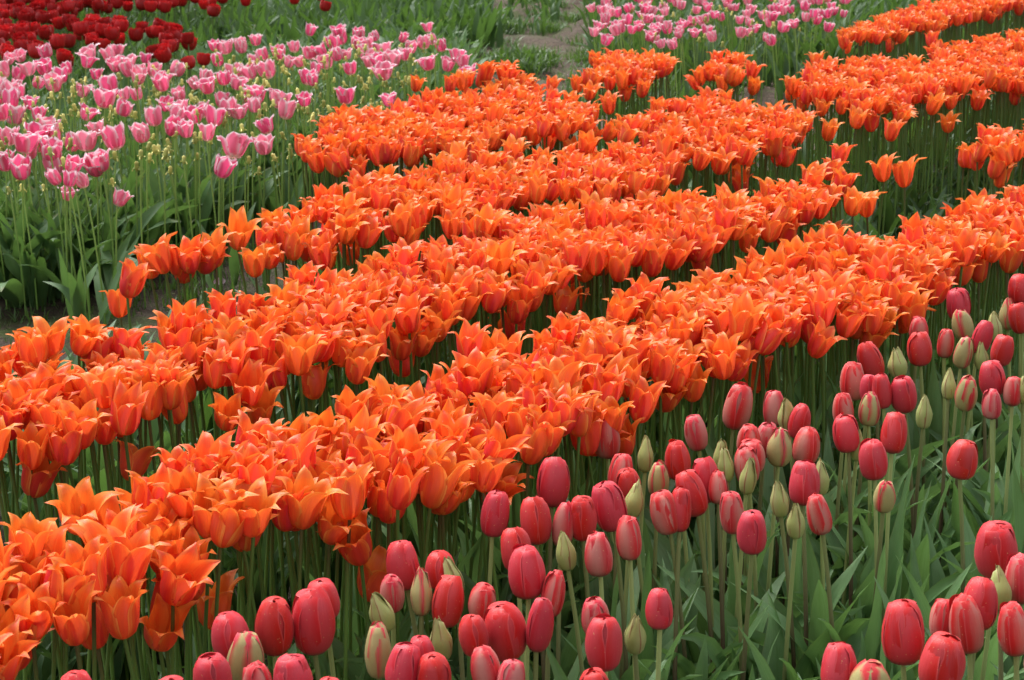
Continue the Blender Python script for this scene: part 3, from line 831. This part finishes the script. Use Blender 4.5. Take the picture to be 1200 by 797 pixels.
for cl, ids in pk.items():
    ids.sort(key=lambda i: pink[i][0])
    for n, i in enumerate(ids, 1):
        px, py = pink[i]
        zc = .47 + rnd.gauss(0, .022)
        if (px, py) in ((235 / 3, 680 / 3), (410 / 3, 695 / 3)): zc = .36
        x, y = at(px, py, zc)
        v = rnd.randrange(len(PINK_ME))
        lv = [(rnd.choice(LEAF_PINK), rnd.uniform(0, 6.28), rnd.uniform(.7, 1.0)) for _ in range(2)]
        fs = rnd.uniform(.78, 1.18) * (.8 if py > 205 and px < 150 else 1.08)
        root = plant('pink_tulip', x, y, zc - .03 * fs, rnd.choice(ST_PINK), PINK_ME[v], (fs * rnd.uniform(.85, 1.08), fs * rnd.uniform(.85, 1.08), fs), (rnd.gauss(0, .22), rnd.gauss(0, .2)), rnd.uniform(0, 6.28), lv)
        tag(root, f'pink tulip with pale petal edges, {cl}, {nth(n)} from left', 'tulip', f'pink tulips of the {cl}')
# far pink bed, upper right
far_poly = [(695, -14), (1000, -14), (985, 22), (900, 30), (870, 38), (810, 44), (770, 46), (700, 40)]
fp = [(x, y) for x, y in fill(far_poly, .47, .19, .48) if rnd.random() < .8]
fp += [at(px, py, .44) for px, py in ((740, 38), (760, 42), (768, 42), (782, 40), (897, 40), (905, 46), (915, 34), (790, 57), (776, 50), (735, 30), (748, 34), (696, 42), (922, 30), (958, 12), (970, 20), (988, 14), (695, 15), (700, 40), (725, 18))]
fp.sort(key=lambda s: proj(s[0], s[1], .47)[0])
fb = {}
for x, y in fp:
    px, py, f = proj(x, y, .47)
    fb.setdefault(int(py // 12), []).append((x, y))
for b, lst in sorted(fb.items()):
    for n, (x, y) in enumerate(lst, 1):
        zc = .45 + rnd.gauss(0, .025)
        fs = rnd.uniform(.75, 1.05)
        root = plant('pink_tulip', x, y, zc - .03, rnd.choice(ST_PINK), rnd.choice(PINK_ME), fs, (rnd.gauss(0, .16), rnd.gauss(0, .14)), rnd.uniform(0, 6.28))
        tag(root, f'small pink tulip, far pink bed, {nth(max(1, 6 - b))} level from its foot, {nth(n)} from left', 'tulip', 'pink tulips of the far pink bed')

# seed heads among the pink tulips
def seed_pod():
    mb = MB()
    z = np.linspace(0, 1, 7)
    rad = np.array([.0032, .0052, .0060, .0058, .0050, .0062, .0015])
    tube(mb, np.stack([0 * z, 0 * z, z * .026], -1), rad, 6)
    for k in range(3):                      # withered stamens round the pod
        a = k * 2.1 + .4
        tube(mb, [(0, 0, .001), (.008 * math.cos(a), .008 * math.sin(a), .008), (.012 * math.cos(a), .012 * math.sin(a), .006 - .006 * (k % 2))], [.0012, .0014, .0022], 4)
    return mb.mesh('seed_pod', M['pod'])
POD = [seed_pod() for _ in range(3)]
pods = []
for poly, step in (([(0, 100), (180, 88), (250, 75), (330, 60), (530, 55), (480, 100), (400, 150), (330, 185), (240, 190), (120, 212), (-30, 215), (-60, 150)], .125),
                   ([(700, 0), (990, 0), (940, 30), (880, 45), (800, 52), (710, 40)], .26)):
    pods += fill(poly, .44, step, .48)
pb = {}
for x, y in pods:
    pb.setdefault(('left' if x < .6 else 'far', int(y / .45)), []).append((x, y))
for bi, ((side, b), lst) in enumerate(sorted(pb.items())):
    lst.sort()
    k0 = min(q[1] for q in pb if q[0] == side)
    for n, (x, y) in enumerate(lst, 1):
        zc = rnd.uniform(.36, .50)
        root = plant('spent_tulip', x, y, zc, rnd.choice(ST_PINK), rnd.choice(POD), rnd.uniform(.9, 1.4), (rnd.gauss(0, .2), rnd.gauss(0, .2)), rnd.uniform(0, 6.28))
        for ch in root.children:
            if ch.name.startswith('blossom'): ch.name = 'seed_pod'
        bed = 'pink bed' if side == 'left' else 'far pink bed'
        tag(root, f'spent tulip with green seed pod, {bed}, {nth(b - k0 + 1)} rank, {nth(n)} from left', 'tulip', f'spent tulips in the {bed}')

# ------------------------------------------------------------------ dark red tulips at the back left
dk = []
for poly, step, keep in (([(-40, -10), (60, -10), (95, 0), (90, 18), (62, 28), (70, 45), (40, 55), (0, 58), (-40, 58)], .155, .95),
                         ([(40, -9), (250, -9), (235, 4), (180, 10), (60, 12)], .165, .85),
                         ([(84, 26), (128, 22), (150, 40), (140, 52), (100, 50), (84, 42)], .125, 1.0),
                         ([(154, 28), (212, 28), (214, 46), (160, 46)], .14, .9),
                         ([(172, 46), (210, 46), (206, 62), (178, 62)], .14, .9),
                         ([(218, 46), (234, 48), (230, 66), (216, 64)], .125, 1.0),
                         ([(230, -8), (262, -8), (250, 14), (230, 12)], .15, .9),
                         ([(60, 38), (84, 44), (80, 70), (60, 72)], .16, .8)):
    dk += [(x, y, .42 + rnd.gauss(0, .02)) for x, y in fill(poly, .42, step, .45, rnd) if rnd.random() < keep]
for px, py in ((80, 26), (139, 26), (72, 66), (238, 70), (195, 66), (70, 52), (10, 66), (42, 62), (288, 2), (376, -4), (345, 0), (380, 8), (205, 2), (166, 0), (120, 8), (185, 60), (5, 60), (25, 58)):
    x, y = at(px, py, .42); dk.append((x, y, .42))
dk.sort()
db = {}
for x, y, z in dk:
    db.setdefault(int(y / .5), []).append((x, y, z))
k0 = min(db)
for b, lst in sorted(db.items()):
    for n, (x, y, z) in enumerate(lst, 1):
        root = plant('dark_red_tulip', x, y, z - .028, rnd.choice(ST_DARK), rnd.choice(DARK_ME), rnd.uniform(1.0, 1.3), (rnd.gauss(0, .15), rnd.gauss(-.05, .15)), rnd.uniform(0, 6.28))
        tag(root, f'dark red tulip, back left bed, {nth(b - k0 + 1)} rank from front, {nth(n)} from left', 'tulip', 'dark red tulips of the back left bed')

# ------------------------------------------------------------------ broad-leaved plants along the front of the pink bed
front = fill([(-60, 362), (60, 357), (130, 343), (200, 316), (270, 284), (330, 248), (370, 225), (400, 205), (330, 205), (240, 250), (150, 285), (60, 300), (-60, 310)], 0.03, .122, .4)
front.sort(key=lambda s: proj(s[0], s[1], .1)[0])
for n, (x, y) in enumerate(front, 1):
    root = empty('leafy_tulip_plant', x, y)
    for _ in range(3):
        l = link('leaf', rnd.choice(LEAF_BROAD), root)
        l.rotation_euler = (0, 0, rnd.uniform(0, 6.28) if rnd.random() < .5 else rnd.uniform(3.3, 6.1)); k = rnd.uniform(.7, 1.05); l.scale = (k, k, k)
    tag(root, f'broad-leaved flowerless tulip plant fronting the pink bed, {nth(n)} from left', 'plant', 'broad-leaved plants along the pink bed')
for px, py, aim, lab in ((72, 352, -.25, 'lone plant with a broad pale leaf drooping onto the soil strip at left'), (20, 362, -1.9, 'low plant with drooping leaf at the left end of the soil strip')):
    x, y = at(px, py, 0)
    root = empty('leafy_tulip_plant', x, y)
    for az, L, w, le, be in ((aim, .40, .042, 38, 92), (aim + .5, .38, .038, 44, 60), (aim + 2.6, .34, .030, 14, 40)):
        mb = MB()
        leaf(mb, L, w, 0, R(le), R(be), .25, .006, .3, 4, 14, pow_=1.6)
        link('leaf', mb.mesh('leaf', M['leaf_pink']), root).rotation_euler = (0, 0, az)
    tag(root, lab, 'plant', 'broad-leaved plants along the pink bed')

# ------------------------------------------------------------------ masses of leaves in the beds (nobody could count them)
def foliage(name, label, jobs, mat):
    mb = MB()
    proto = []
    for i in range(18):
        l = MB()
        leaf(l, 1.0, rnd.uniform(.055, .10), 0, R(rnd.uniform(4, 26)), R(rnd.uniform(5, 75)), rnd.uniform(.2, .7), .02, rnd.uniform(-.9, .9), 2, 7, .01, pow_=rnd.uniform(1.5, 3))
        proto.append(l.flat())
    for poly, zp, step, per, hh in jobs:
        for x, y in fill(poly, zp, step, .48):
            for _ in range(per):
                k = rnd.uniform(*hh)
                mb.add(rnd.choice(proto), mat4((x + rnd.gauss(0, .02), y + rnd.gauss(0, .02), -.01), Matrix.Rotation(rnd.uniform(0, 6.28), 3, 'Z'), k), rnd.random())
    o = link(name, mb.mesh(name, mat))
    tag(o, label, 'foliage', None, 'stuff')
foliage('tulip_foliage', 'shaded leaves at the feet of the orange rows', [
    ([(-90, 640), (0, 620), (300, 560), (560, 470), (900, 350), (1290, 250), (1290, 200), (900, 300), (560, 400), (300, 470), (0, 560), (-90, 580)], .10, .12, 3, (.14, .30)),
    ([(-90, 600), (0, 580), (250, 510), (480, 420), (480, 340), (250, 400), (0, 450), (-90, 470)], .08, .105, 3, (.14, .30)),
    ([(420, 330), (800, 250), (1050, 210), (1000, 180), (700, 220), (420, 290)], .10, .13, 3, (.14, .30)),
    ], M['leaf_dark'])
foliage('tulip_foliage', 'dense green tulip leaves filling the pink bed', [
    ([(-80, 310), (60, 300), (150, 285), (240, 252), (330, 225), (400, 180), (470, 140), (560, 95), (540, 45), (300, 60), (0, 90), (-80, 110)], .12, .095, 3, (.20, .36)),
    ([(-80, 352), (60, 346), (130, 332), (200, 304), (270, 274), (340, 236), (330, 215), (200, 255), (60, 290), (-80, 300)], .03, .062, 3, (.24, .38)),
    ], M['leaf_pink'])
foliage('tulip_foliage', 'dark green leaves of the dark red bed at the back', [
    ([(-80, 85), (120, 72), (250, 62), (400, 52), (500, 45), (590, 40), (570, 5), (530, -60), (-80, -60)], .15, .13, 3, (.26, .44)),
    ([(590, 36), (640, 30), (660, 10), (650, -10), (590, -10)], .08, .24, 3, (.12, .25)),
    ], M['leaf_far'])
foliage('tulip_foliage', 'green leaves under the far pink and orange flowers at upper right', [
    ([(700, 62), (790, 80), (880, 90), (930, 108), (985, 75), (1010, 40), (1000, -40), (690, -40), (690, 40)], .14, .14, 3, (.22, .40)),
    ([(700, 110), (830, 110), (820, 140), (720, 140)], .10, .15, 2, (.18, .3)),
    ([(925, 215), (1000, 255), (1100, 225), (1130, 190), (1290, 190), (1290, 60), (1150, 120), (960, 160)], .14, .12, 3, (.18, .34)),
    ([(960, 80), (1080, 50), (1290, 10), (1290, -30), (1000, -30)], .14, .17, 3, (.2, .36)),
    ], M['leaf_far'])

# ------------------------------------------------------------------ grass and weeds on the soil
def grass(name, label, jobs):
    mb = MB()
    proto = []
    for i in range(12):
        l = MB()
        leaf(l, 1.0, rnd.uniform(.035, .06), 0, R(rnd.uniform(2, 35)), R(rnd.uniform(10, 80)), .3, 0, rnd.uniform(-.8, .8), 1, 4, 0)
        proto.append(l.flat())
    for poly, tufts, blades, hh, spread in jobs:
        ws = [at(p[0], p[1], 0) for p in poly]
        x0, x1 = min(w[0] for w in ws), max(w[0] for w in ws); y0, y1 = min(w[1] for w in ws), max(w[1] for w in ws)
        k = 0
        while k < tufts:
            x, y = rnd.uniform(x0, x1), rnd.uniform(y0, y1)
            px, py, f = proj(x, y, 0)
            if not inside(px, py, poly): continue
            k += 1
            big = rnd.random() ** 3
            for _ in range(int(blades * (.35 + 2.2 * big))):
                a, b = x + rnd.gauss(0, spread * (.5 + big)), y + rnd.gauss(0, spread * (.5 + big))
                mb.add(rnd.choice(proto), mat4((a, b, -.015), Matrix.Rotation(rnd.uniform(0, 6.28), 3, 'Z'), rnd.uniform(*hh) * (.7 + .9 * big)), rnd.random())
    o = link(name, mb.mesh(name, M['grass']))
    tag(o, label, 'grass', None, 'stuff')
PATH = [(500, 130), (545, 40), (590, 15), (600, -40), (740, -40), (720, 40), (760, 90), (900, 120), (930, 165), (700, 140), (640, 125)]
grass('grass', 'tufts of grass and weeds on the bare soil path at the back', [(PATH, 75, 190, (.06, .13), .085), (PATH, 380, 26, (.03, .07), .07)])
grass('grass', 'short weeds on the soil strip between the pink bed and second orange row', [([(-60, 430), (-60, 345), (120, 345), (220, 300), (330, 240), (360, 260), (300, 340), (150, 400)], 60, 22, (.03, .065), .05)])
grass('grass', 'thin grass among the stems of the front beds', [([(-60, 900), (-60, 620), (300, 560), (700, 480), (1250, 330), (1250, 800), (700, 950)], 150, 14, (.05, .16), .05)])

# ------------------------------------------------------------------ fallen petals
pm = MB()
petal(pm, [(0, .004), (.3, .012), (.7, .014), (1, .008)], [(0, 0), (.3, .012), (.7, .034), (1, .05)], [(0, .005), (.3, .014), (.7, .016), (1, .004)], [(0, .01), (.3, .02), (.7, .025), (1, .02)], 0, 4, 6)
PET = pm.mesh('fallen_petal', M['petal_dry'])
for px, py, lab in ((250, 333, 'pale pink fallen petal on the soil below the small orange clump'), (668, 91, 'pale pink fallen petal on the soil path at the back'), (1094, 214, 'lavender fallen petal in the leaves below the right orange clump'), (210, 270, 'faded fallen petal on the leaves left of the third orange row')):
    x, y = at(px, py, .03)
    o = link('fallen_petal', PET)
    o.location = (x, y, .035); o.rotation_euler = (R(80), R(rnd.uniform(-20, 20)), rnd.uniform(0, 6)); o.scale = (.8, .8, .8)
    tag(o, lab, 'petal')
from collections import Counter
print(Counter(o.name.split('.')[0] for o in bpy.data.objects if not o.parent))
